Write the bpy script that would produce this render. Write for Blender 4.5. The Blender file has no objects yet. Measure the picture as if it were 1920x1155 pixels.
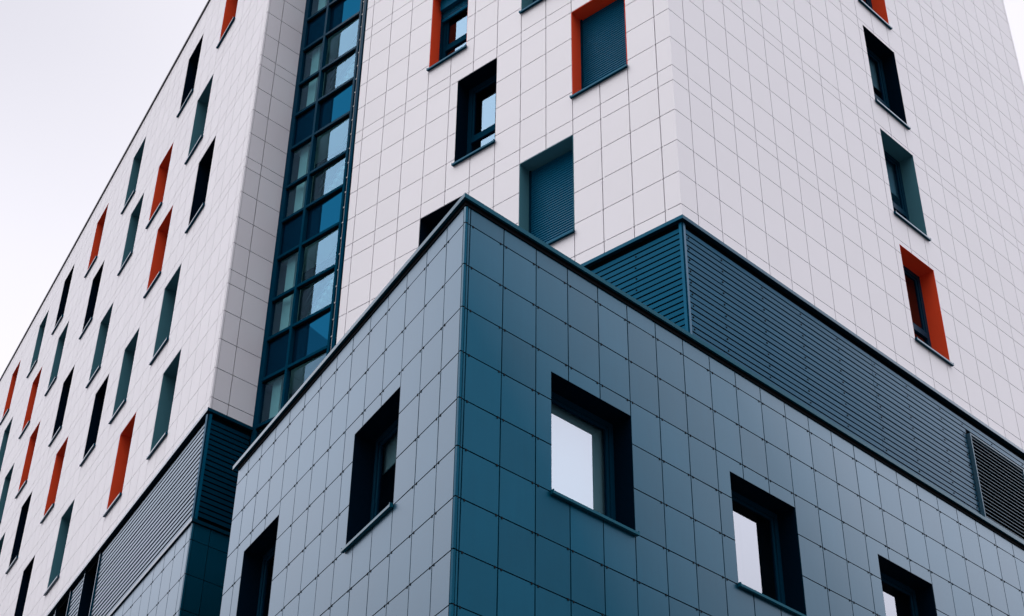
import bpy, math, random
from mathutils import Matrix, Vector
random.seed(7)
R = math.radians
SC = bpy.context.scene
# ------------------------------------------------------------------ camera
S = 0.6885            # metres per survey unit
EYE = 1.6
cam_d = bpy.data.cameras.new('camera')
cam = bpy.data.objects.new('camera', cam_d)
SC.collection.objects.link(cam)
SC.camera = cam
FPX, PITCH, ROLL = 2908.03, 0.6165792705, 0.0145074354
cam_d.sensor_fit = 'HORIZONTAL'
cam_d.sensor_width = 36.0
cam_d.lens = 36.0 * FPX / 1920.0
cam_d.clip_start = 0.1
cam_d.clip_end = 5000.0
cp, sp, cr, sr = math.cos(PITCH), math.sin(PITCH), math.cos(ROLL), math.sin(ROLL)
fwd = Vector((0, cp, sp)); r0 = Vector((1, 0, 0)); u0 = Vector((0, -sp, cp))
rt = cr * r0 + sr * u0
up = -sr * r0 + cr * u0
m3 = Matrix((rt, up, -fwd)).transposed()
cam.matrix_world = Matrix.Translation((0, 0, EYE)) @ m3.to_4x4()

# ------------------------------------------------------------------ world and sun (bright thin overcast)
SUN_AZ = (-0.95, -0.16)      # horizontal direction towards the sun
SUN_EL = R(48)
BRIGHT_GAIN = 1.60     # the cloud is thinner, so brighter, to both sides of the view than ahead of or behind it
world = bpy.data.worlds.new('World'); SC.world = world
world.use_nodes = True
wn, wl = world.node_tree.nodes, world.node_tree.links
wn.clear()
w_out = wn.new('ShaderNodeOutputWorld')
w_bg = wn.new('ShaderNodeBackground')
w_sky = wn.new('ShaderNodeTexSky'); w_sky.sky_type = 'NISHITA'; w_sky.sun_disc = False
w_sky.sun_elevation = SUN_EL
w_sky.sun_rotation = math.atan2(SUN_AZ[0], SUN_AZ[1])
w_sky.dust_density = 3.0
w_tc = wn.new('ShaderNodeTexCoord')
w_noise = wn.new('ShaderNodeTexNoise'); w_noise.inputs['Scale'].default_value = 1.3; w_noise.inputs['Detail'].default_value = 3.0
w_ramp = wn.new('ShaderNodeValToRGB')
w_ramp.color_ramp.elements[0].position = 0.30; w_ramp.color_ramp.elements[0].color = (9.4, 9.3, 10.3, 1)
w_ramp.color_ramp.elements[1].position = 0.68; w_ramp.color_ramp.elements[1].color = (11.7, 11.3, 11.8, 1)
w_mix = wn.new('ShaderNodeMixRGB'); w_mix.inputs[0].default_value = 0.90
wl.new(w_tc.outputs['Generated'], w_noise.inputs['Vector'])
wl.new(w_noise.outputs['Fac'], w_ramp.inputs['Fac'])
wl.new(w_sky.outputs['Color'], w_mix.inputs[1])
wl.new(w_ramp.outputs['Color'], w_mix.inputs[2])
# the cloud layer is thinner, so brighter, to both sides and overhead
def w_math(op, a, b=None, clamp=False):
    nd = wn.new('ShaderNodeMath'); nd.operation = op; nd.use_clamp = clamp
    for i, v in enumerate((a, b)):
        if v is None: continue
        if isinstance(v, (int, float)): nd.inputs[i].default_value = v
        else: wl.new(v, nd.inputs[i])
    return nd.outputs[0]
def w_smooth(sock, lo, hi, to):
    mr = wn.new('ShaderNodeMapRange'); mr.interpolation_type = 'SMOOTHSTEP'
    wl.new(sock, mr.inputs['Value'])
    mr.inputs['From Min'].default_value = lo; mr.inputs['From Max'].default_value = hi
    mr.inputs['To Min'].default_value = 0.0; mr.inputs['To Max'].default_value = to
    return mr.outputs[0]
w_sep = wn.new('ShaderNodeSeparateXYZ'); wl.new(w_tc.outputs['Generated'], w_sep.inputs[0])
w_t = w_math('ADD', w_math('ABSOLUTE', w_sep.outputs[0]), w_math('MULTIPLY', w_sep.outputs[0], 0.10))
w_gain = w_math('ADD', w_math('ADD', w_smooth(w_t, 0.40, 0.95, BRIGHT_GAIN), 1.0), w_smooth(w_sep.outputs[2], 0.73, 0.91, 3.2))
w_shade = w_math('MULTIPLY', w_smooth(w_sep.outputs[2], 0.56, 0.72, 1.0), w_smooth(w_math('MULTIPLY', w_sep.outputs[0], -1.0), 0.08, 0.36, 0.16))
w_gain = w_math('SUBTRACT', w_gain, w_shade)
# thicker, darker air and the town's skyline low down
w_low = w_math('ADD', w_smooth(w_sep.outputs[2], 0.14, 0.50, 0.90), 0.10)
w_gain = w_math('MULTIPLY', w_gain, w_low)
w_scale = wn.new('ShaderNodeVectorMath'); w_scale.operation = 'SCALE'
wl.new(w_mix.outputs['Color'], w_scale.inputs[0]); wl.new(w_gain, w_scale.inputs['Scale'])
wl.new(w_scale.outputs[0], w_bg.inputs['Color'])
w_bg.inputs['Strength'].default_value = 0.10
wl.new(w_bg.outputs['Background'], w_out.inputs['Surface'])

sun_d = bpy.data.lights.new('sun', 'SUN')
sun_d.energy = 0.8; sun_d.angle = R(35); sun_d.color = (1.0, 0.97, 0.95)
sun = bpy.data.objects.new('sun', sun_d); SC.collection.objects.link(sun)
ce = math.cos(SUN_EL)
hn = math.hypot(*SUN_AZ)
sd = Vector((SUN_AZ[0] / hn * ce, SUN_AZ[1] / hn * ce, math.sin(SUN_EL)))
sun.rotation_euler = sd.to_track_quat('Z', 'Y').to_euler()

SC.view_settings.view_transform = 'Standard'
SC.view_settings.look = 'None'
SC.view_settings.exposure = 0.0
SC.view_settings.gamma = 1.0
SC.render.engine = 'CYCLES'
SC.cycles.max_bounces = 8
SC.cycles.glossy_bounces = 4
SC.cycles.transparent_max_bounces = 12

# ------------------------------------------------------------------ materials
def new_mat(name):
    m = bpy.data.materials.new(name); m.use_nodes = True
    nt = m.node_tree; nt.nodes.clear()
    out = nt.nodes.new('ShaderNodeOutputMaterial')
    return m, nt.nodes, nt.links, out

def paint(name, col, rough=0.45, spec=0.5, tone=False, tone_amt=0.05, streak=0.0, noise=0.03, bump=0.0, ior=1.5, metal=0.0, rough_var=0.0):
    """painted / coated surface: base colour with panel to panel tone, fine grain and vertical streaks"""
    m, n, l, out = new_mat(name)
    b = n.new('ShaderNodeBsdfPrincipled')
    b.inputs['Roughness'].default_value = rough
    b.inputs['Specular IOR Level'].default_value = spec
    b.inputs['IOR'].default_value = ior
    b.inputs['Metallic'].default_value = metal
    tc = n.new('ShaderNodeTexCoord')
    base = n.new('ShaderNodeRGB'); base.outputs[0].default_value = (*col, 1)
    val = None
    def addval(sock, lo, hi):
        nonlocal val
        mr = n.new('ShaderNodeMapRange'); l.new(sock, mr.inputs['Value'])
        mr.inputs['From Min'].default_value = 0.0; mr.inputs['From Max'].default_value = 1.0
        mr.inputs['To Min'].default_value = lo; mr.inputs['To Max'].default_value = hi
        if val is None: val = mr.outputs[0]
        else:
            mu = n.new('ShaderNodeMath'); mu.operation = 'MULTIPLY'
            l.new(val, mu.inputs[0]); l.new(mr.outputs[0], mu.inputs[1]); val = mu.outputs[0]
    if tone:
        at = n.new('ShaderNodeAttribute'); at.attribute_name = 'tone'
        addval(at.outputs['Fac'], 1 - tone_amt, 1 + tone_amt)
    if noise:
        nz = n.new('ShaderNodeTexNoise'); nz.inputs['Scale'].default_value = 1.7; nz.inputs['Detail'].default_value = 6
        l.new(tc.outputs['Object'], nz.inputs['Vector']); addval(nz.outputs['Fac'], 1 - noise * 1.6, 1 + noise * 1.6)
        if rough_var:
            mr = n.new('ShaderNodeMapRange'); l.new(nz.outputs['Fac'], mr.inputs['Value'])
            mr.inputs['To Min'].default_value = rough - rough_var; mr.inputs['To Max'].default_value = rough + rough_var
            l.new(mr.outputs[0], b.inputs['Roughness'])
    if streak:
        mp = n.new('ShaderNodeMapping'); mp.inputs['Scale'].default_value = (14, 14, 0.9)
        l.new(tc.outputs['Object'], mp.inputs['Vector'])
        nz2 = n.new('ShaderNodeTexNoise'); nz2.inputs['Scale'].default_value = 1.0; nz2.inputs['Detail'].default_value = 4
        l.new(mp.outputs[0], nz2.inputs['Vector']); addval(nz2.outputs['Fac'], 1 - streak, 1 + streak)
        mp3 = n.new('ShaderNodeMapping'); mp3.inputs['Scale'].default_value = (90, 90, 22)
        l.new(tc.outputs['Object'], mp3.inputs['Vector'])
        nz3 = n.new('ShaderNodeTexNoise'); nz3.inputs['Scale'].default_value = 1.0; nz3.inputs['Detail'].default_value = 3
        l.new(mp3.outputs[0], nz3.inputs['Vector']); addval(nz3.outputs['Fac'], 1 - streak * 1.2, 1 + streak * 1.2)
    if val is not None:
        mx = n.new('ShaderNodeVectorMath'); mx.operation = 'SCALE'
        l.new(base.outputs[0], mx.inputs[0]); l.new(val, mx.inputs['Scale'])
        l.new(mx.outputs[0], b.inputs['Base Color'])
    else:
        l.new(base.outputs[0], b.inputs['Base Color'])
    if bump:
        nb = n.new('ShaderNodeTexNoise'); nb.inputs['Scale'].default_value = 3.0; nb.inputs['Detail'].default_value = 5
        l.new(tc.outputs['Object'], nb.inputs['Vector'])
        bp = n.new('ShaderNodeBump'); bp.inputs['Strength'].default_value = bump; bp.inputs['Distance'].default_value = 0.01
        l.new(nb.outputs['Fac'], bp.inputs['Height']); l.new(bp.outputs[0], b.inputs['Normal'])
    l.new(b.outputs[0], out.inputs['Surface'])
    return m

def glass(name, tint, refl_tint, f0, rough=0.0):
    """thin coated glazing: Schlick reflection over tinted transparency"""
    m, n, l, out = new_mat(name)
    tr = n.new('ShaderNodeBsdfTransparent'); tr.inputs['Color'].default_value = (*tint, 1)
    gl = n.new('ShaderNodeBsdfGlossy'); gl.inputs['Color'].default_value = (*refl_tint, 1); gl.inputs['Roughness'].default_value = rough
    lw = n.new('ShaderNodeLayerWeight'); lw.inputs['Blend'].default_value = 0.5
    pw = n.new('ShaderNodeMath'); pw.operation = 'POWER'; pw.inputs[1].default_value = 4.0
    l.new(lw.outputs['Facing'], pw.inputs[0])
    mr = n.new('ShaderNodeMapRange'); l.new(pw.outputs[0], mr.inputs['Value'])
    mr.inputs['To Min'].default_value = f0; mr.inputs['To Max'].default_value = 1.0
    tc = n.new('ShaderNodeTexCoord')
    nz = n.new('ShaderNodeTexNoise'); nz.inputs['Scale'].default_value = 0.9; nz.inputs['Detail'].default_value = 1
    l.new(tc.outputs['Object'], nz.inputs['Vector'])
    bp = n.new('ShaderNodeBump'); bp.inputs['Strength'].default_value = 0.012; bp.inputs['Distance'].default_value = 0.05
    l.new(nz.outputs['Fac'], bp.inputs['Height']); l.new(bp.outputs[0], gl.inputs['Normal'])
    mx = n.new('ShaderNodeMixShader')
    l.new(mr.outputs[0], mx.inputs[0]); l.new(tr.outputs[0], mx.inputs[1]); l.new(gl.outputs[0], mx.inputs[2])
    l.new(mx.outputs[0], out.inputs['Surface'])
    return m

CLAD_CURVE = ((0.10, 0.004), (0.39, 0.004), (0.50, 0.062), (0.545, 0.118), (0.635, 0.185), (0.715, 0.27), (0.85, 0.48), (1.0, 0.9))
SLAT_CURVE = ((0.38, 0.0), (0.50, 0.005), (0.53, 0.015), (0.585, 0.055), (0.70, 0.24), (0.77, 0.38), (0.88, 0.60), (1.0, 0.9))
LIGHT_CURVE = ((0.5, 0.0), (0.7, 0.06), (0.85, 0.25), (1.0, 0.8))
def sheen(name, col, curve=CLAD_CURVE, rough=0.3, refl=(0.95, 0.97, 1.0), base=0.0, metal=0.0, brough=0.6, **kw):
    """satin facade paint: saturated body colour under a clear coat that mirrors more of the sky the shallower the angle"""
    m = paint(name, col, rough=brough, spec=0.0, metal=metal, **kw)
    n, l = m.node_tree.nodes, m.node_tree.links
    out = next(x for x in n if x.type == 'OUTPUT_MATERIAL'); b = next(x for x in n if x.type == 'BSDF_PRINCIPLED')
    gl = n.new('ShaderNodeBsdfGlossy'); gl.inputs['Color'].default_value = (*refl, 1); gl.inputs['Roughness'].default_value = rough
    lw = n.new('ShaderNodeLayerWeight'); lw.inputs['Blend'].default_value = 0.5
    rp = n.new('ShaderNodeValToRGB'); cr_ = rp.color_ramp
    cr_.elements[0].position = curve[0][0]; v = curve[0][1] + base; cr_.elements[0].color = (v, v, v, 1)
    cr_.elements[1].position = curve[-1][0]; v = curve[-1][1]; cr_.elements[1].color = (v, v, v, 1)
    for p, v in curve[1:-1]:
        e = cr_.elements.new(p); v = v + base; e.color = (v, v, v, 1)
    l.new(lw.outputs['Facing'], rp.inputs['Fac'])
    mx = n.new('ShaderNodeMixShader')
    l.new(rp.outputs['Color'], mx.inputs[0]); l.new(b.outputs[0], mx.inputs[1]); l.new(gl.outputs[0], mx.inputs[2])
    l.new(mx.outputs[0], out.inputs['Surface'])
    return m

M = {}
M['white'] = paint('white_cladding', (0.765, 0.753, 0.780), rough=0.5, spec=0.3, tone=True, tone_amt=0.018, noise=0.012)
M['white_clip'] = paint('white_clip', (0.86, 0.84, 0.86), rough=0.4, noise=0)
M['backing'] = paint('cavity_backing', (0.03, 0.03, 0.036), rough=0.9, spec=0.1, noise=0)
M['blue'] = sheen('blue_grey_cladding', (0.0, 0.060, 0.106), refl=(0.84, 0.92, 1.0), metal=0.45, brough=0.5, tone=True, tone_amt=0.09, streak=0.06, noise=0.05)
M['blue_backing'] = paint('dark_cavity_backing', (0.001, 0.003, 0.006), rough=0.9, spec=0.05, noise=0)
M['clip'] = paint('dark_clip', (0.002, 0.003, 0.006), rough=0.8, spec=0.1, noise=0)
M['slat'] = sheen('blue_metal_slat', (0.0, 0.046, 0.088), refl=(0.82, 0.91, 1.0), metal=0.6, brough=0.45, curve=SLAT_CURVE, rough=0.25, noise=0.04, tone=True, tone_amt=0.05)
M['flash'] = sheen('blue_metal_flashing', (0.001, 0.042, 0.075), metal=0.6, brough=0.45, curve=SLAT_CURVE, rough=0.25, noise=0.04)
M['coping'] = sheen('blue_metal_coping', (0.004, 0.085, 0.130), curve=SLAT_CURVE, rough=0.2, base=0.006, noise=0.04)
M['roofcap'] = paint('dark_metal_roof_edge', (0.012, 0.014, 0.02), rough=0.5, noise=0)
M['orange'] = sheen('orange_painted_panel', (0.95, 0.098, 0.034), curve=LIGHT_CURVE, noise=0.04)
M['teal'] = sheen('teal_painted_panel', (0.085, 0.235, 0.275), curve=LIGHT_CURVE, noise=0.04)
M['navy'] = sheen('navy_painted_panel', (0.001, 0.009, 0.020), curve=LIGHT_CURVE, noise=0.04)
M['frame'] = sheen('dark_blue_window_frame', (0.002, 0.032, 0.062), curve=LIGHT_CURVE, noise=0)
M['mullion'] = sheen('blue_mullion', (0.001, 0.040, 0.078), curve=LIGHT_CURVE, noise=0)
M['shutter'] = sheen('blue_roller_shutter', (0.002, 0.098, 0.185), curve=LIGHT_CURVE, noise=0.05)
M['gasket'] = paint('black_gasket', (0.002, 0.003, 0.005), rough=0.8, spec=0.05, noise=0)
M['glass'] = glass('window_glass', (0.50, 0.70, 0.76), (0.86, 0.91, 1.0), 0.25)
M['cw_glass'] = glass('curtain_glass', (0.50, 0.80, 0.84), (0.25, 0.44, 0.63), 0.12)
M['spandrel'] = sheen('blue_spandrel_glass', (0.001, 0.012, 0.028), curve=((0.0, 0.05), (0.4, 0.06), (0.6, 0.09), (0.8, 0.4), (1.0, 0.95)), rough=0.01, refl=(0.02, 0.29, 0.60), noise=0)
M['tower_glass'] = glass('tower_window_glass', (0.40, 0.60, 0.70), (0.40, 0.62, 0.85), 0.16)
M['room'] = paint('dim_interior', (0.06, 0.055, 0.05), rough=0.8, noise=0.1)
M['blind'] = paint('pale_roller_blind', (0.55, 0.60, 0.60), rough=0.7, noise=0.03)
M['stair_wall'] = paint('pale_stairwell_wall', (0.80, 0.84, 0.80), rough=0.7, noise=0.03)
M['stair_dark'] = paint('grey_stair_steel', (0.05, 0.08, 0.09), rough=0.5, noise=0)
M['steel'] = paint('galvanised_cable', (0.35, 0.36, 0.38), rough=0.4, noise=0)
M['roof'] = paint('grey_roof_membrane', (0.10, 0.10, 0.11), rough=0.9, noise=0.1)
M['louvre_blade'] = sheen('vent_metal', (0.05, 0.12, 0.17), curve=SLAT_CURVE, noise=0.04)
M['asphalt'] = paint('asphalt', (0.028, 0.028, 0.030), rough=0.9, noise=0.15)
M['paving'] = paint('grey_paving', (0.16, 0.16, 0.155), rough=0.85, noise=0.12)

# ------------------------------------------------------------------ mesh helpers
class MB:
    """collects boxes and quads in a local frame (x right, y inward, z up), given in survey units"""
    def __init__(self): self.v = []; self.f = []; self.m = []; self.t = []; self.mats = []
    def mi(self, mat):
        if mat not in self.mats: self.mats.append(mat)
        return self.mats.index(mat)
    def quad(self, pts, mat, tone=0.5):
        i = len(self.v); self.v += [tuple(c * S for c in p) for p in pts]
        self.f.append(tuple(range(i, i + len(pts)))); self.m.append(self.mi(mat)); self.t.append(tone)
    def box(self, x0, x1, y0, y1, z0, z1, mat, tone=0.5, skip='', tilt=(0, 0)):
        i = len(self.v)
        ta, tb = tilt
        def yf(x, z): return y0 + ta * (x - (x0 + x1) / 2) + tb * (z - (z0 + z1) / 2)
        P = [(x0, yf(x0, z0), z0), (x1, yf(x1, z0), z0), (x1, y1, z0), (x0, y1, z0),
             (x0, yf(x0, z1), z1), (x1, yf(x1, z1), z1), (x1, y1, z1), (x0, y1, z1)]
        self.v += [tuple(c * S for c in p) for p in P]
        F = {'d': (0, 3, 2, 1), 'u': (4, 5, 6, 7), 'f': (0, 1, 5, 4), 'r': (1, 2, 6, 5), 'b': (2, 3, 7, 6), 'l': (3, 0, 4, 7)}
        k = self.mi(mat)
        for c, q in F.items():
            if c in skip: continue
            self.f.append(tuple(i + a for a in q)); self.m.append(k); self.t.append(tone)
    def mesh(self, name):
        me = bpy.data.meshes.new(name)
        me.from_pydata(self.v, [], self.f)
        for k in self.mats: me.materials.append(M[k])
        me.polygons.foreach_set('material_index', self.m)
        a = me.attributes.new('tone', 'FLOAT', 'FACE'); a.data.foreach_set('value', self.t)
        me.update()
        return me
    def obj(self, name, parent=None, label=None):
        o = bpy.data.objects.new(name, self.mesh(name)); SC.collection.objects.link(o)
        o.parent = parent
        if label: o['label'] = label
        return o

def bevel(o, w=0.004):
    md = o.modifiers.new('bevel', 'BEVEL'); md.width = w; md.segments = 2; md.limit_method = 'ANGLE'

class Face:
    """a facade: origin (survey units), x axis to the right seen from outside"""
    def __init__(self, origin, ang, sg):
        self.o = origin; self.sg = sg
        self.rot = ang if sg > 0 else ang + math.pi
    def mat(self, x=0, z=0, y=0):
        c, s = math.cos(self.rot), math.sin(self.rot)
        wx = (self.o[0] + c * x - s * y) * S; wy = (self.o[1] + s * x + c * y) * S
        return Matrix.Translation((wx, wy, z * S + EYE)) @ Matrix.Rotation(self.rot, 4, 'Z')
    def pt(self, x, y=0):
        c, s = math.cos(self.rot), math.sin(self.rot)
        return (self.o[0] + c * x - s * y, self.o[1] + s * x + c * y)

C0 = (4.17584, 30.0); E0 = (-8.95560, 39.43038); B0 = (-0.98272, 24.93901)
AM, AR, AL, ABL = 2.42184196, 0.77222, R(119.0), 2.07425
ABR = math.atan2(C0[1] - B0[1], C0[0] - B0[0])
fM = Face(C0, AM, -1); fR = Face(C0, AR, 1); fG = Face(E0, 0.7675566, 1); fL = Face(E0, AL, -1)
fBR = Face(B0, 0.7701409, 1); fBL = Face(B0, ABL, -1)
GZ = -EYE / S     # ground level in survey units

ZR = [24.10, 24.539, 25.598, 26.656, 27.715, 28.767, 29.316, 30.372, 31.437, 32.497, 33.559, 34.004, 35.070, 36.122,
      37.182, 38.249, 38.726, 39.790, 40.853, 41.912, 42.95, 43.42, 44.48, 45.54, 46.60, 47.65, 48.12, 49.08, 49.50]
ROOF = 49.5
ZB = [20.36] + [19.8185 - 1.0555 * i for i in range(22)]
ZB = [z for z in ZB if z > GZ + 0.2] + [GZ]
ZB = ZB[::-1]

def subtract(rect, holes):
    out = [rect]
    for (a0, a1, b0, b1) in holes:
        nx = []
        for (x0, x1, z0, z1) in out:
            if a0 >= x1 or a1 <= x0 or b0 >= z1 or b1 <= z0: nx.append((x0, x1, z0, z1)); continue
            if a0 > x0: nx.append((x0, a0, z0, z1))
            if a1 < x1: nx.append((a1, x1, z0, z1))
            m0, m1 = max(x0, a0), min(x1, a1)
            if b0 > z0: nx.append((m0, m1, z0, b0))
            if b1 < z1: nx.append((m0, m1, b1, z1))
        out = nx
    return out

def cladding(cols, rows, holes, mat, back, gap=0.016, thick=0.05, clip=None, tilt=0.0, backy=0.075, gx=None):
    """rain-screen panels with open joints over a dark cavity; openings are cut out; x already right-handed"""
    mb = MB()
    cols = sorted(cols); rows = sorted(rows)
    g = gap / 2
    gv = (gx if gx is not None else gap) / 2
    for i in range(len(cols) - 1):
        for j in range(len(rows) - 1):
            x0, x1, z0, z1 = cols[i] + gv, cols[i + 1] - gv, rows[j] + g, rows[j + 1] - g
            if i == 0: x0 = cols[0]
            if i == len(cols) - 2: x1 = cols[-1]
            if x1 - x0 < 0.01: continue
            t = random.random()
            tl = (random.uniform(-tilt, tilt), random.uniform(-tilt, tilt))
            pcs = subtract((x0, x1, z0, z1), holes)
            if len(pcs) > 1 or pcs and pcs[0] != (x0, x1, z0, z1): tl = (0, 0)
            for p in pcs:
                if p[1] - p[0] < 0.012 or p[3] - p[2] < 0.012: continue
                mb.box(p[0], p[1], 0, thick, p[2], p[3], mat, t, skip='b', tilt=tl)
    X0, X1, Z0, Z1 = cols[0], cols[-1], rows[0], rows[-1]
    for p in subtract((X0 + 0.01, X1 - 0.01, Z0, Z1), holes):
        mb.quad([(p[0], backy, p[2]), (p[1], backy, p[2]), (p[1], backy, p[3]), (p[0], backy, p[3])], back)
    if clip:
        for x in cols[1:-1]:
            for z in rows[1:-1]:
                if any(a0 - .12 < x < a1 + .12 and b0 - .03 < z < b1 + .03 for (a0, a1, b0, b1) in holes): continue
                if clip == 'clip':
                    for d in (-0.085, 0.075):
                        if random.random() < 0.06: continue
                        dx = d + random.uniform(-.012, .012)
                        mb.box(x + dx - 0.017, x + dx + 0.017, -0.010, 0.01, z - 0.034, z + 0.014, 'clip')
                else:
                    dx = 0.06 + random.uniform(-.01, .01)
                    if random.random() < 0.7:
                        mb.box(x + dx - 0.018, x + dx + 0.018, 0.004, 0.03, z - g, z + g, 'white_clip')
                    if random.random() < 0.35:
                        mb.box(x - 0.06 - 0.015, x - 0.06 + 0.015, 0.004, 0.03, z - g, z + g, 'white_clip')
    return mb

# ------------------------------------------------------------------ windows
DEP = 0.53
proto = {}
def make_window(w, h, colour, style):
    """returns list of (name, mesh, children) for a deep window opening; local origin = lower left corner of opening"""
    key = (round(w, 3), round(h, 3), colour, style)
    if key in proto: return proto[key]
    L = []
    lin = MB()      # reveal lining: two jambs, soffit, bottom
    t = 0.009
    y0 = 0.003
    lin.box(0, t, y0, DEP + .1, 0, h, colour)
    lin.box(w - t, w, y0, DEP + .1, 0, h, colour)
    lin.box(t, w - t, y0, DEP + .1, h - t, h, colour)
    lin.box(t, w - t, 0.0, DEP + .1, -0.02, 0.0, colour)
    L.append(('reveal', lin.mesh('window_reveal')))
    fr = MB(); gl = MB(); sh = None
    a, b = t + .002, w - t - .002
    top = h - t - .002
    fy0, fy1 = DEP - 0.02, DEP + 0.09
    fw = 0.16 if style != 'annex' else 0.13
    def ring(x0, x1, z0, z1, wd, ya, yb, mat='frame'):
        fr.box(x0, x0 + wd, ya, yb, z0, z1, mat); fr.box(x1 - wd, x1, ya, yb, z0, z1, mat)
        fr.box(x0 + wd, x1 - wd, ya, yb, z0, z0 + wd, mat); fr.box(x0 + wd, x1 - wd, ya, yb, z1 - wd, z1, mat)
    if style == 'annex':
        ring(a, b, 0.003, top, fw, fy0, fy1)
        ring(a + fw + .003, b - fw - .003, fw + .003, top - fw - .003, 0.07, fy0 + 0.035, fy1)
        i = a + fw + .075
        gl.quad([(i, fy0 + .06, fw + .07), (w - i, fy0 + .06, fw + .07), (w - i, fy0 + .06, top - fw - .07), (i, fy0 + .06, top - fw - .07)], 'glass')
    else:
        tz = 1.10
        ring(a, b, 0.003, top, fw, fy0, fy1)
        fr.box(a + fw, b - fw, fy0 - .002, fy1, tz, tz + 0.20, 'frame')
        ring(a + fw + .003, b - fw - .003, tz + .205, top - fw - .003, 0.075, fy0 + 0.03, fy1)
        i = a + fw
        gl.quad([(i, fy0 + .06, fw), (w - i, fy0 + .06, fw), (w - i, fy0 + .06, tz), (i, fy0 + .06, tz)], 'tower_glass')
        i += .07
        gl.quad([(i, fy0 + .063, tz + .2), (w - i, fy0 + .063, tz + .2), (w - i, fy0 + .063, top - fw), (i, fy0 + .063, top - fw)], 'tower_glass')
    L.append(('frame', fr.mesh('window_frame')))
    L.append(('pane', gl.mesh('window_pane')))
    # sill: folded metal tray with front lip and end stops
    sl = MB()
    sm = 'coping' if style == 'annex' else 'flash'
    sl.box(-0.035, w + 0.035, -0.09, -0.01, -0.062, 0.0, sm)
    sl.quad([(t, -0.02, 0.001), (w - t, -0.02, 0.001), (w - t, DEP - .02, 0.05), (t, DEP - .02, 0.05)], sm)
    sl.box(-0.035, -0.012, -0.09, -0.01, 0.0, 0.03, sm); sl.box(w + 0.012, w + 0.035, -0.09, -0.01, 0.0, 0.03, sm)
    L.append(('sill', sl.mesh('window_sill')))
    rm = MB()
    y1 = DEP + 1.33
    rw = 0.22
    yb = DEP + .12
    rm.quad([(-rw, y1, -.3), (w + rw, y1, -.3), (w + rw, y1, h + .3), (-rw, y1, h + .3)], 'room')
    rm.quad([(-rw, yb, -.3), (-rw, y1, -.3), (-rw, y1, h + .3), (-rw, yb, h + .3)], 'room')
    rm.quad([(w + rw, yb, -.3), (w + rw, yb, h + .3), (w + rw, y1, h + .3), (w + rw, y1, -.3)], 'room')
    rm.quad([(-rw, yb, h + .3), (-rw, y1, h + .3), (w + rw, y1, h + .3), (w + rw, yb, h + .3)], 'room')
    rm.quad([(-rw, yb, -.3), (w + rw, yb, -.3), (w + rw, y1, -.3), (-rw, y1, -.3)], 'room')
    L.append(('interior', rm.mesh('room_behind_window')))
    if style in ('shutter', 'half'):
        sh = MB()
        zb = 0.06 if style == 'shutter' else h - 0.95
        zt = h - t - .004
        ys = DEP - 0.10
        p = 0.085
        z = zb + 0.09
        sh.box(t + .03, w - t - .03, ys - .01, ys + .05, zb, zb + 0.085, 'shutter')
        while z < zt:
            z2 = min(z + p, zt)
            zm = z + (z2 - z) * .3
            for (za, zc, ya, yc) in ((z, zm, ys + .022, ys), (zm, z2, ys, ys + .022)):
                sh.quad([(t + .03, ya, za), (w - t - .03, ya, za), (w - t - .03, yc, zc), (t + .03, yc, zc)], 'shutter')
            z = z2
        sh.box(t + .001, t + .055, ys - .03, ys + .07, 0.05, zt, 'frame')
        sh.box(w - t - .055, w - t - .001, ys - .03, ys + .07, 0.05, zt, 'frame')
        if style == 'half':
            sh.box(t + .06, w - t - .06, ys - .14, ys - .012, h - .52, zt, 'shutter')
        L.append(('roller_shutter', sh.mesh('roller_shutter')))
    if style == 'annex_blind' : pass
    proto[key] = L
    return L

GROUPN = 0
def place_window(parent, face, x, z, w, h, colour, style, label=None, blind=False):
    parts = make_window(w, h, colour, style)
    root = None
    for nm, me in parts:
        if nm == 'reveal':
            root = bpy.data.objects.new('window', me); SC.collection.objects.link(root)
            root.parent = parent; root.matrix_world = face.mat(x, z)
            if label: root['label'] = label
        else:
            o = bpy.data.objects.new(nm, me); SC.collection.objects.link(o); o.parent = root
            o.matrix_parent_inverse = Matrix.Identity(4)
    if blind:
        mb = MB()
        y = DEP + .16
        zb = 0.05 if blind is True else h * (1 - blind)
        mb.quad([(0.1, y, zb), (w - .1, y, zb), (w - .1, y, h - .05), (0.1, y, h - .05)], 'blind')
        mb.box(0.1, w - .1, y - .012, y + .012, zb - .03, zb, 'blind')
        o = mb.obj('blind', root)
    return root

def empty(name, loc, label, cat):
    o = bpy.data.objects.new(name, None); SC.collection.objects.link(o)
    o.location = loc; o['label'] = label; o['category'] = cat
    return o

def put(mb, name, parent, face, label=None, x=0, z=0, bev=0):
    o = mb.obj(name, parent, label)
    bpy.context.view_layer.update()
    o.matrix_world = face.mat(x, z)
    if bev: bevel(o, bev)
    return o

# ------------------------------------------------------------------ tower
tower = empty('apartment_tower', (0, 0, 0), 'tall white panel-clad building with orange, teal and navy window reveals rising behind the dark block', 'building')
annex = empty('low_annex', (0, 0, 0), 'low dark blue-grey block with square joints and a sharp front corner before the white tower', 'building')

COL = {'o': 'orange', 't': 'teal', 'n': 'navy'}
LAB = {'o': 'window with orange reveal', 't': 'window with teal reveal', 'n': 'window with black-navy reveal'}
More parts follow.
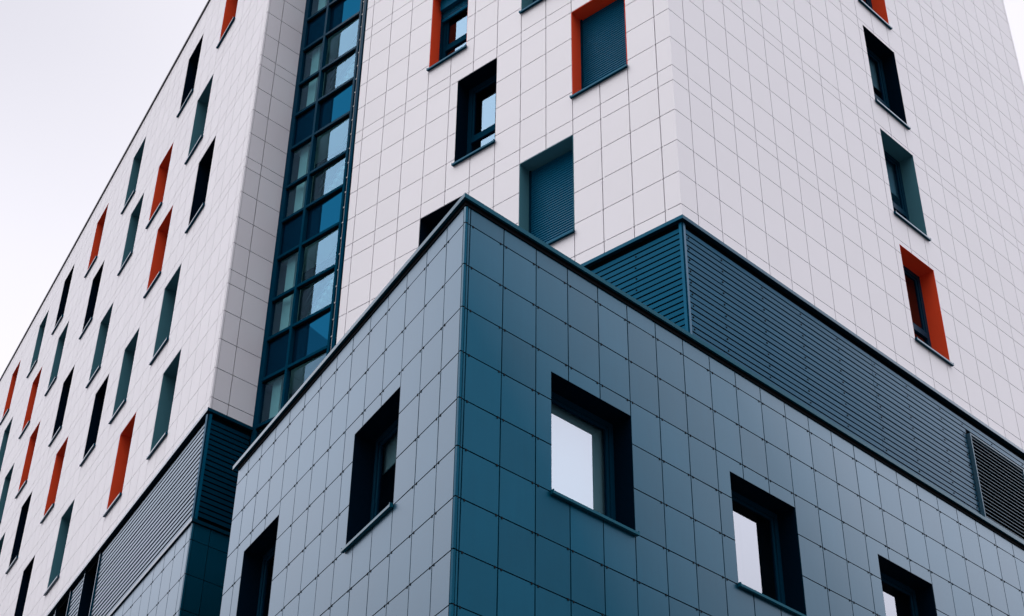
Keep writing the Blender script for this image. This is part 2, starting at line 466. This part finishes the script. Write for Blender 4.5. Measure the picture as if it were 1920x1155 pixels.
# --- left facade L : columns counted from the corner, x is negative
LW, LA = 0.9435, 0.51
WH = 3.32
Lrows = {28.767: {4: 't', 9: 'o', 17: 't', 23: 'n', 29: 't', 34: 'o', 40: 'n'},
         33.559: {6: 't', 11: 't', 15: 'n', 21: 'o', 27: 'n', 32: 't', 38: 'o'},
         38.249: {4: 'n', 9: 'o', 17: 't', 23: 'n', 29: 'o', 34: 't', 40: 't'},
         42.95: {6: 't', 11: 'o', 15: 't', 21: 'n', 27: 't', 32: 'o', 38: 't'},
         47.65: {4: 'o', 9: 'n', 17: 't', 23: 'o', 29: 'n', 34: 't', 40: 'o'}}
LEND = LA + LW * 48
holes = []
for tb, d in Lrows.items():
    for k, c in d.items():
        s0 = LA + LW * k - .01; w = 2 * LW - 0.05
        x = -(s0 + w)
        holes.append((x, x + w, tb - WH, tb - 0.012))
        place_window(tower, fL, x, tb - WH, w, WH - 0.012, COL[c], 'plain', LAB[c])
cols = [-LEND] + [-(LA + LW * k) for k in range(47, -1, -1)] + [0.0]
put(cladding(cols, ZR, holes, 'white', 'backing', gap=0.022, clip='w'), 'wall', tower, fL)

# --- grey return wall G
put(cladding([0, 0.6456, 1.585], ZR, [], 'white', 'backing', gap=0.028), 'wall', tower, fG)

# --- middle facade M
MW, MA = 0.9712, 0.4882
MEND = 12.47
jm = lambda k: MA + MW * k
Mw = [(28.767, jm(9), 1.67, 'n', 'plain'), (28.767, jm(5), 1.93, 't', 'shutter'),
      (33.559, 7.93, 1.61, 'n', 'plain'), (33.559, jm(3), 1.93, 'o', 'shutter'),
      (38.249, jm(9), 1.61, 'o', 'half'), (38.249, jm(5), 1.93, 't', 'plain'),
      (42.95, 7.93, 1.61, 't', 'plain'), (42.95, jm(3), 1.93, 'n', 'plain'),
      (47.65, jm(9), 1.61, 'n', 'plain'), (47.65, jm(5), 1.93, 'o', 'plain')]
ML = {'shutter': ' closed by a blue roller shutter', 'half': ' and half-lowered blue shutter', 'plain': ''}
holes = []
for tb, s, w, c, st in Mw:
    h = WH + 0.08
    x = -s + 0.004
    holes.append((x, x + w, tb - h, tb - 0.012))
    place_window(tower, fM, x, tb - h, w, h - 0.012, COL[c], st, LAB[c] + ML[st])
cols = [-MEND] + [-jm(k) for k in range(12, -1, -1)] + [0.0]
put(cladding(cols, ZR, holes, 'white', 'backing', gap=0.028, clip='w'), 'wall', tower, fM)

# --- right facade R
RW, RA, REND = 0.9688, 0.6633, 23.09
holes = []
for k, (zt, c) in enumerate(((29.14, 'o'), (33.87, 't'), (38.58, 'n'), (43.28, 'o'), (47.98, 't'))):
    h = 3.52
    holes.append((10.645, 12.535, zt - h, zt))
    place_window(tower, fR, 10.645, zt - h, 1.89, h, COL[c], 'plain', LAB[c], blind={1: .42, 2: .42}.get(k, False))
cols = [0.0] + [RA + RW * k for k in range(0, 24) if RA + RW * k < REND - .1] + [REND]
put(cladding(cols, ZR, holes, 'white', 'backing', gap=0.025, clip='w'), 'wall', tower, fR)

# --- roof edge trims
def trim_run(face, x0, x1, z0, z1, out, mat, name, parent, label=None, y1=0.12, bev=0.004):
    mb = MB(); mb.box(x0, x1, -out, y1, z0, z1, mat)
    return put(mb, name, parent, face, label, bev=bev)
for fc, x0, x1, a_, b_ in ((fL, -LEND - .1, 0, None, None), (fG, 0.07, 1.5, None, None), (fM, -15.9, 0, None, None), (fR, 0.08, REND + .05, None, None)):
    mb = MB(); mb.box(x0, x1, -.06, .12, ROOF, ROOF + .12, 'roofcap'); put(mb, 'roof_edge', tower, fc)

# --- side returns, back and roof, so the tower is a closed volume
def prism(pts, z0, z1, mat, name, parent, top=True, sides=None):
    mb = MB()
    n = len(pts)
    for i in range(n):
        if sides is not None and i not in sides: continue
        a, b = pts[i], pts[(i + 1) % n]
        mb.quad([(a[0], a[1], z0), (b[0], b[1], z0), (b[0], b[1], z1), (a[0], a[1], z1)], mat)
    if top: mb.quad([(p[0], p[1], z1) for p in pts], 'roof')
    o = mb.obj(name, parent); o.location = (0, 0, EYE)
    return o
pLend = fL.pt(-LEND, 0.08); pE = fL.pt(-0.02, 0.08); pN = fG.pt(1.58, 0.05); pC = (C0[0], C0[1] + 0.12); pR = fR.pt(REND, 0.08)
pRb = fR.pt(REND, 14.0); pLb = fL.pt(-LEND, 14.0)
prism([pLend, pE, pN, pC, pR, pRb, (2.0, 62.0), pLb], GZ, ROOF - .02, 'white', 'back_wall', tower, sides=[4, 5, 6, 7])

# ------------------------------------------------------------------ metal band of slats between 20.45 and 24.08
LZ0, LZ1, PITCHS = 20.47, 23.86, 0.1715
def slat_band(x0, x1, holes, zlo=LZ0, zhi=LZ1, screws=None, y=0.05, gap=0.052, seams=()):
    mb = MB()
    z = zhi - 0.02
    n = 0
    while z - PITCHS > zlo - 0.02:
        za, zb = z - (PITCHS - gap), z
        spans = [(x0, x1)]
        for (a0, a1, b0, b1) in holes:
            nx = []
            for (p, q) in spans:
                if zb < b0 or za > b1 or a1 <= p or a0 >= q: nx.append((p, q)); continue
                if a0 > p: nx.append((p, a0))
                if a1 < q: nx.append((a1, q))
            spans = nx
        cut = []
        for (p, q) in spans:
            cs = [p] + [s + random.uniform(-.03, .03) for s in seams if p < s < q] + [q]
            for i in range(len(cs) - 1): cut.append((cs[i] + (.006 if i else 0), cs[i + 1] - .006))
        for (p, q) in cut:
            t = random.random()
            dy = random.uniform(-.003, .003)
            # slat: flat face slightly leaning, folded top and bottom returns
            mb.quad([(p, y + dy + .006, za), (q, y + dy + .006, za), (q, y + dy, zb), (p, y + dy, zb)], 'slat', t)
            mb.quad([(p, y + dy + .006, za), (p, y + .06, za + .012), (q, y + .06, za + .012), (q, y + dy + .006, za)], 'slat', t)
            mb.quad([(p, y + dy, zb), (q, y + dy, zb), (q, y + .06, zb - .005), (p, y + .06, zb - .005)], 'slat', t)
            mb.quad([(p, y + dy + .006, za), (p, y + dy, zb), (p, y + .06, zb), (p, y + .06, za)], 'slat', t)
            mb.quad([(q, y + dy + .006, za), (q, y + .06, za), (q, y + .06, zb), (q, y + dy, zb)], 'slat', t)
        if screws and n % 2 == 1:
            zm = (za + zb) / 2 + 0.01
            for s in screws:
                if any(a0 - .05 < s < a1 + .05 and b0 < zm < b1 for (a0, a1, b0, b1) in holes): continue
                ss = s + random.uniform(-.02, .02)
                mb.box(ss - .018, ss + .018, y - .010, y + .02, zm - .018, zm + .018, 'clip')
        z -= PITCHS; n += 1
    yb = y + .062
    for p in subtract((x0, x1, zlo - .03, zhi + .2), holes):
        mb.quad([(p[0], yb, p[2]), (p[1], yb, p[2]), (p[1], yb, p[3]), (p[0], yb, p[3])], 'blue_backing')
    return mb

VX0, VX1, VZ0, VZ1 = 12.86, 15.86, 20.60, 23.38
scr = [0.27, 1.55, 3.2, 4.83, 6.48, 8.2, 9.77, 11.49, 12.66, 14.3, 16.05, 17.6, 19.2, 20.8]
sb = slat_band(0.085, REND, [(VX0 - .04, VX1 + .04, VZ0 - .04, VZ1 + .04)], screws=scr, seams=(8.08, 16.2))
sb.box(0.0, 0.08, 0.035, 0.12, LZ0, LZ1 + .1, 'slat', .9)
put(sb, 'slatted_band', tower, fR)
sb = slat_band(-MEND, -0.085, [], screws=[-1.5, -3.1])
sb.box(-0.08, 0.0, 0.035, 0.12, LZ0, LZ1 + .1, 'slat', .5)
put(sb, 'slatted_band', tower, fM)
# recessed dark openings that break the band on the left facade
Lop = [(-12.35, -10.62), (-16.0, -14.16), (-21.9, -20.1), (-27.5, -25.7), (-32, -30.2)]
lh = [(a, b, GZ, 24.3) for a, b in Lop]
lhb = [(a, b, 18.2, 24.05) for a, b in Lop]
sb = slat_band(-LEND, -0.06, lhb, y=0.05, gap=0.088)
sb.box(-0.055, 0.0, 0.035, 0.12, LZ0, LZ1 + .1, 'slat', .9)
for a, b in Lop:
    sb.box(a - .05, a, 0.0, .12, LZ0, LZ1, 'slat', .9); sb.box(b, b + .05, 0.0, .12, LZ0, LZ1, 'slat', .9)
put(sb, 'slatted_band', tower, fL)
sb = slat_band(0.06, 1.585, [])
sb.box(0.0, 0.055, 0.035, 0.12, LZ0, LZ1 + .1, 'slat', .3)
put(sb, 'slatted_band', tower, fG)
for a, b in Lop:
    w = b - a
    place_window(tower, fL, a, 18.2, w, 5.82, 'navy', 'plain', 'tall black recess cut through the slats')

# --- flashing that closes the foot of the white panels, with the shadow gap under it
def mitre_box(mb, x0, x1, y0, y1, z0, z1, mat, t0=None, t1=None):
    """box whose ends are cut along a corner bisector; t = tan(half the corner angle)"""
    a0 = x0 + (y0 / t0 if t0 else 0); b0 = x0 + (y1 / t0 if t0 else 0)
    a1 = x1 - (y0 / t1 if t1 else 0); b1 = x1 - (y1 / t1 if t1 else 0)
    p = [(a0, y0), (a1, y0), (b1, y1), (b0, y1)]
    mb.quad([(x, y, z0) for x, y in p][::-1], mat); mb.quad([(x, y, z1) for x, y in p], mat)
    for i in range(4):
        q, r = p[i], p[(i + 1) % 4]
        mb.quad([(q[0], q[1], z0), (r[0], r[1], z0), (r[0], r[1], z1), (q[0], q[1], z1)], mat)
TC = math.tan(R(47.26)); TE = math.tan(R(37.5)); TB = math.tan(R(37.36))
def flashing(face, x0, x1, z, parent, out=0.075, h=0.075, mat='flash', name='flashing', t0=None, t1=None):
    mb = MB()
    mitre_box(mb, x0, x1, -out, 0.10, z - h / 2, z + h / 2, mat, t0, t1)
    mitre_box(mb, x0, x1, -out, -out + 0.012, z - h / 2 - .03, z - h / 2 - .001, mat, t0, t1)
    return put(mb, name, parent, face)
flashing(fR, 0, REND, 24.07, tower, t0=TC); flashing(fM, -MEND, 0, 24.07, tower, t1=TC)
flashing(fL, -LEND, 0, 24.07, tower, t1=TE); flashing(fG, 0, 1.585, 24.07, tower, t0=TE)
for fc, x0, x1, a_, b_ in ((fR, 0, REND, TC, None), (fM, -MEND, 0, None, TC), (fL, -LEND, 0, None, TE), (fG, 0, 1.585, TE, None)):
    mb = MB(); mitre_box(mb, x0, x1, .085, .14, 23.86, 24.03, 'blue_backing', a_, b_); put(mb, 'shadow_gap', tower, fc)

# --- ventilation grille in the right-hand band
mb = MB()
x0, x1, z0, z1 = VX0, VX1, VZ0, VZ1
fwv = 0.05
for b in ((x0, x0 + fwv, z0, z1), (x1 - fwv, x1, z0, z1), (x0 + fwv, x1 - fwv, z0, z0 + fwv), (x0 + fwv, x1 - fwv, z1 - fwv, z1)):
    mb.box(b[0], b[1], -0.045, 0.12, b[2], b[3], 'louvre_blade')
vent = put(mb, 'vent_grille', tower, fR, 'framed ventilation grille of open blades', bev=0.002)
mb = MB()
z = z0 + .10
while z < z1 - .08:
    mb.quad([(x0 + fwv, -.01, z), (x1 - fwv, -.01, z), (x1 - fwv, .06, z + .035), (x0 + fwv, .06, z + .035)], 'gasket')
    mb.box(x0 + fwv, x1 - fwv, -.022, -.01, z - .006, z + .009, 'louvre_blade')
    z += 0.128
o = mb.obj('blade', vent); 
mb = MB(); mb.quad([(x0, .11, z0), (x1, .11, z0), (x1, .11, z1), (x0, .11, z1)], 'gasket'); mb.obj('vent_backing', vent)

# --- lower dark cladding of the tower (under the band)
RB = [GZ + .01] + [z for z in ZB[1:-1]] + [20.36]
cols = [-LEND] + [-(0.42 + 0.955 * k) for k in range(46, -1, -1)] + [0.0]
put(cladding(cols, RB, lhb, 'blue', 'blue_backing', gap=0.027, clip='clip', tilt=0.003), 'lower_wall', tower, fL, 'dark blue-grey lower wall')
put(cladding([0, 0.62, 1.585], RB, [], 'blue', 'blue_backing', gap=0.02, tilt=0.003), 'lower_wall', tower, fG, 'dark blue-grey lower wall')
flashing(fL, -LEND, 0, 20.42, tower, out=.06, h=.07, t1=TE); flashing(fG, 0, 1.585, 20.42, tower, out=.06, h=.07, t0=TE)

# ------------------------------------------------------------------ glazed stair strip between G and M (in the plane of M)
CX0, CX1 = -15.955, -12.53
cw = MB()
def cwbox(a, b, z0, z1, ya=-0.05, yb=0.12, mat='mullion'): cw.box(a, b, ya, yb, z0, z1, mat)
ZC0, ZC1 = 18.0, ROOF
cwbox(CX0, -15.74, ZC0, ZC1, 0.0, .14)                 # left frame
cwbox(-12.84, -12.75, ZC0, ZC1, -0.03, .12)            # right frame
cwbox(-14.655, -14.555, ZC0, ZC1, -.05, .12)           # centre mullion
cw.box(-12.75, -12.655, 0.06, .14, ZC0, ZC1, 'gasket') # black slot that carries the cable
cwbox(-12.655, -12.535, ZC0, ZC1, -.02, .12)           # blue cover strip
cw.box(-12.535, -12.49, 0.03, .14, ZC0, ZC1, 'gasket')
TZ = []
base1 = [25.73, 27.25, 28.76, 30.44, 31.98, 33.43, 35.16, 36.70, 38.18, 39.87, 41.40, 42.88, 44.57, 46.1, 47.58, 49.27]
low = [24.05, 22.5, 21.0, 19.4]
TZ = sorted(low + base1)
for z in TZ:
    for a, b in ((-15.74, -14.655), (-14.555, -12.84)):
        cw.box(a, b, -.045, .12, z - .05, z + .05, 'mullion')
        cw.box(a, b, .0, .05, z - .095, z - .052, 'gasket')
cwo = put(cw, 'curtain_wall', tower, fM, 'narrow blue glazed stair strip', bev=0.0015)
# kinds: between T3 (n) and T1 (n-1) is an opaque blue spandrel
def is_spandrel(z0):
    for s in (25.73 - 1.55, 30.44, 35.16, 39.87, 44.57):
        pass
    return any(abs(z0 - q) < .2 for q in (25.73, 30.44, 35.16, 39.87, 44.57))
spn = []
zz = TZ
for i in range(len(zz) - 1):
    z0, z1 = zz[i] + .05, zz[i + 1] - .05
    sp_ = False
    for q in (24.05, 22.5, 21.0, 19.4): 
        if q in (21.0,) and abs(zz[i] - q) < .01: sp_ = True
    if abs(zz[i] - 25.73) < .01 or abs(zz[i] - 30.44) < .01 or abs(zz[i] - 35.16) < .01 or abs(zz[i] - 39.87) < .01 or abs(zz[i] - 44.57) < .01: sp_ = True
    for a, b in ((-15.74, -14.655), (-14.555, -12.84)):
        mb = MB()
        mat = 'spandrel' if sp_ else 'cw_glass'
        yl = .045 + .030 * (b - a)      # made-up turn of every pane, to widen the return wall's reflection
        mb.quad([(a, yl, z0), (b, .045, z0), (b, .045, z1), (a, yl, z1)], mat)
        o = mb.obj('spandrel_panel' if sp_ else 'pane', cwo)
        if sp_:
            spn.append((zz[i], zz[i + 1]))
# lightning-conductor cable with its clips
mb = MB()
def tube(mb, x, y, r, z0, z1, mat, n=8):
    ring = [(x + r * math.cos(2 * math.pi * k / n), y + r * math.sin(2 * math.pi * k / n)) for k in range(n)]
    for k in range(n):
        a, b = ring[k], ring[(k + 1) % n]
        mb.quad([(b[0], b[1], z0), (a[0], a[1], z0), (a[0], a[1], z1), (b[0], b[1], z1)][::-1], mat)
z = 18.0
while z < ROOF:
    dx = random.uniform(-.006, .006)
    tube(mb, -12.70 + dx, 0.02, .013, z, z + .62, 'steel')
    mb.box(-12.73 + dx, -12.675 + dx, -.01, .06, z - .025, z + .02, 'steel')
    z += .62
put(mb, 'conductor_cable', tower, fM, 'thin grey cable clipped beside the glass strip')
# stairwell seen through the glass
mb = MB()
a, b = -15.93, -12.55
yb = 3.0
mb.quad([(a, yb, 18), (b, yb, 18), (b, yb, ROOF), (a, yb, ROOF)], 'stair_wall')
mb.quad([(b, .14, 18), (b, .14, ROOF), (b, yb, ROOF), (b, yb, 18)], 'stair_wall')
mb.quad([(a, .14, 18), (a, yb, 18), (a, yb, ROOF), (a, .14, ROOF)], 'stair_dark')
levels = [(19.4, 21.0), (21.0, 22.5)] 
for z0, z1 in ((21.0, 22.5), (25.73, 27.25), (30.44, 31.98), (35.16, 36.70), (39.87, 41.40), (44.57, 46.1)):
    mb.box(a, b, .16, 1.2, z0 + .15, z0 + .75, 'stair_wall')      # landing slab
    mb.box(-15.52, -15.12, .25, .60, z1 - .0, z1 + 3.2, 'stair_wall')   # pale column
    # two flights that cross behind the glass
    for k in range(14):
        f = k / 14
        x = -14.9 + f * 2.2
        zs = z0 - 2.4 + f * 2.5
        mb.box(x, x + .2, 0.75, 1.6, zs - .12, zs + .03, 'stair_wall')
    for (dz, th) in ((0, .16), (.55, .05), (.85, .05), (1.15, .07)):
        mb.quad([(-14.9, 0.7, z0 - 2.55 + dz), (-12.7, 0.7, z0 - .05 + dz), (-12.7, 0.7, z0 - .05 + dz + th), (-14.9, 0.7, z0 - 2.55 + dz + th)], 'stair_dark')
        mb.quad([(-15.8, .5, z0 + .45 + dz * .9), (-12.7, .5, z0 + .45 + dz * .9), (-12.7, .5, z0 + .45 + dz * .9 + th), (-15.8, .5, z0 + .45 + dz * .9 + th)], 'stair_dark') if dz else None
put(mb, 'stairwell', cwo, fM)

# ------------------------------------------------------------------ annex
BW, BA, BREND = 0.9632, 0.1412, 30.3
Bwin = [(2.51, 2.45), (8.30, 2.42), (14.09, 2.42), (19.9, 2.42), (25.7, 2.42)]
AH = 2.80; ATOP = 17.34
holes = []
for i, (x, w) in enumerate(Bwin):
    for lv in range(0, 3):
        zt = ATOP - lv * 6.9
        holes.append((x, x + w, zt - AH, zt))
        place_window(annex, fBR, x, zt - AH, w, AH, 'navy', 'annex', 'window with pale blind behind the glass' if (i == 0 and lv == 0) else None, blind=(i == 0 and lv == 0))
cols = [0.0] + [BA + BW * k for k in range(0, 32) if BA + BW * k < BREND - .2] + [BREND]
put(cladding(cols, ZB, holes, 'blue', 'blue_backing', gap=0.027, clip='clip', tilt=0.003), 'wall', annex, fBR)
BLc = [0.8315, 1.7697, 2.7306, 3.6754, 4.6063, 5.5606, 6.4755, 7.4221, 8.388, 9.3381, 10.276, 11.21, 12.1282]
BLEND = 12.92
holes = []
for i, (s, w) in enumerate(((5.02, 2.29), (11.64, 2.29))):
    for lv in range(0, 3):
        zt = ATOP - lv * 6.9
        holes.append((-s, -s + w, zt - AH, zt))
        place_window(annex, fBL, -s, zt - AH, w, AH, 'navy', 'annex', 'window with a short pale blind behind the glass' if (i == 0 and lv == 0) else None, blind=.30 if (i == 0 and lv == 0) else False)
cols = [-BLEND] + [-c for c in BLc[::-1]] + [0.0]
put(cladding(cols, ZB, holes, 'blue', 'blue_backing', gap=0.027, clip='clip', tilt=0.003), 'wall', annex, fBL)
# coping with a black strip beneath, put in as its shadow on the wall
def coping(face, x0, x1, t0=None, t1=None):
    mb = MB()
    mitre_box(mb, x0, x1, -0.10, 0.35, 20.395, 20.47, 'coping', t0, t1)
    mitre_box(mb, x0, x1, -0.10, -0.085, 20.362, 20.394, 'coping', t0, t1)
    mitre_box(mb, x0 + (0 if t0 else .22), x1, -0.025, -0.004, 20.25, 20.373, 'gasket', t0, t1)
    return put(mb, 'coping', annex, face)
coping(fBR, 0, BREND, t0=TB); coping(fBL, -BLEND - .22, 0, t1=TB)
# end wall, roof and back
pB = fBL.pt(-0.1, .08); pBe = fBL.pt(-BLEND, .06); pMe = fM.pt(-12.5, -.05)
pBL0 = (B0[0] + .02, B0[1] + .12); pCc = fR.pt(-.02, .2)
mb = MB()
e0 = fBL.pt(-BLEND, 0.0)
mb.quad([(pMe[0], pMe[1], GZ), (e0[0], e0[1], GZ), (e0[0], e0[1], 20.36), (pMe[0], pMe[1], 20.36)], 'gasket')  # end wall coloured black to cut the light bounced into the notch
o = mb.obj('end_wall', annex); o.location = (0, 0, EYE)
mb = MB()
mb.quad([(pBL0[0], pBL0[1], 20.34), (pCc[0], pCc[1], 20.34), (pMe[0], pMe[1], 20.34), (pBe[0], pBe[1], 20.34)], 'roof')
o = mb.obj('roof', annex); o.location = (0, 0, EYE)
pe = fBR.pt(BREND, .03); peb = fBR.pt(BREND, 12)
mb = MB(); mb.quad([(pe[0], pe[1], GZ), (peb[0], peb[1], GZ), (peb[0], peb[1], 20.36), (pe[0], pe[1], 20.36)], 'blue')
o = mb.obj('end_wall', annex); o.location = (0, 0, EYE)

# ------------------------------------------------------------------ ground
def ground_sheet(name, mat, x0, x1, y0, y1, z):
    me = bpy.data.meshes.new(name)
    me.from_pydata([(x0, y0, z), (x1, y0, z), (x1, y1, z), (x0, y1, z)], [], [(0, 1, 2, 3)])
    me.materials.append(M[mat]); me.attributes.new('tone', 'FLOAT', 'FACE')
    o = bpy.data.objects.new(name, me); SC.collection.objects.link(o); o['kind'] = 'structure'
    return o
ground_sheet('ground', 'asphalt', -1500, 1500, -1500, 1500, 0.0)
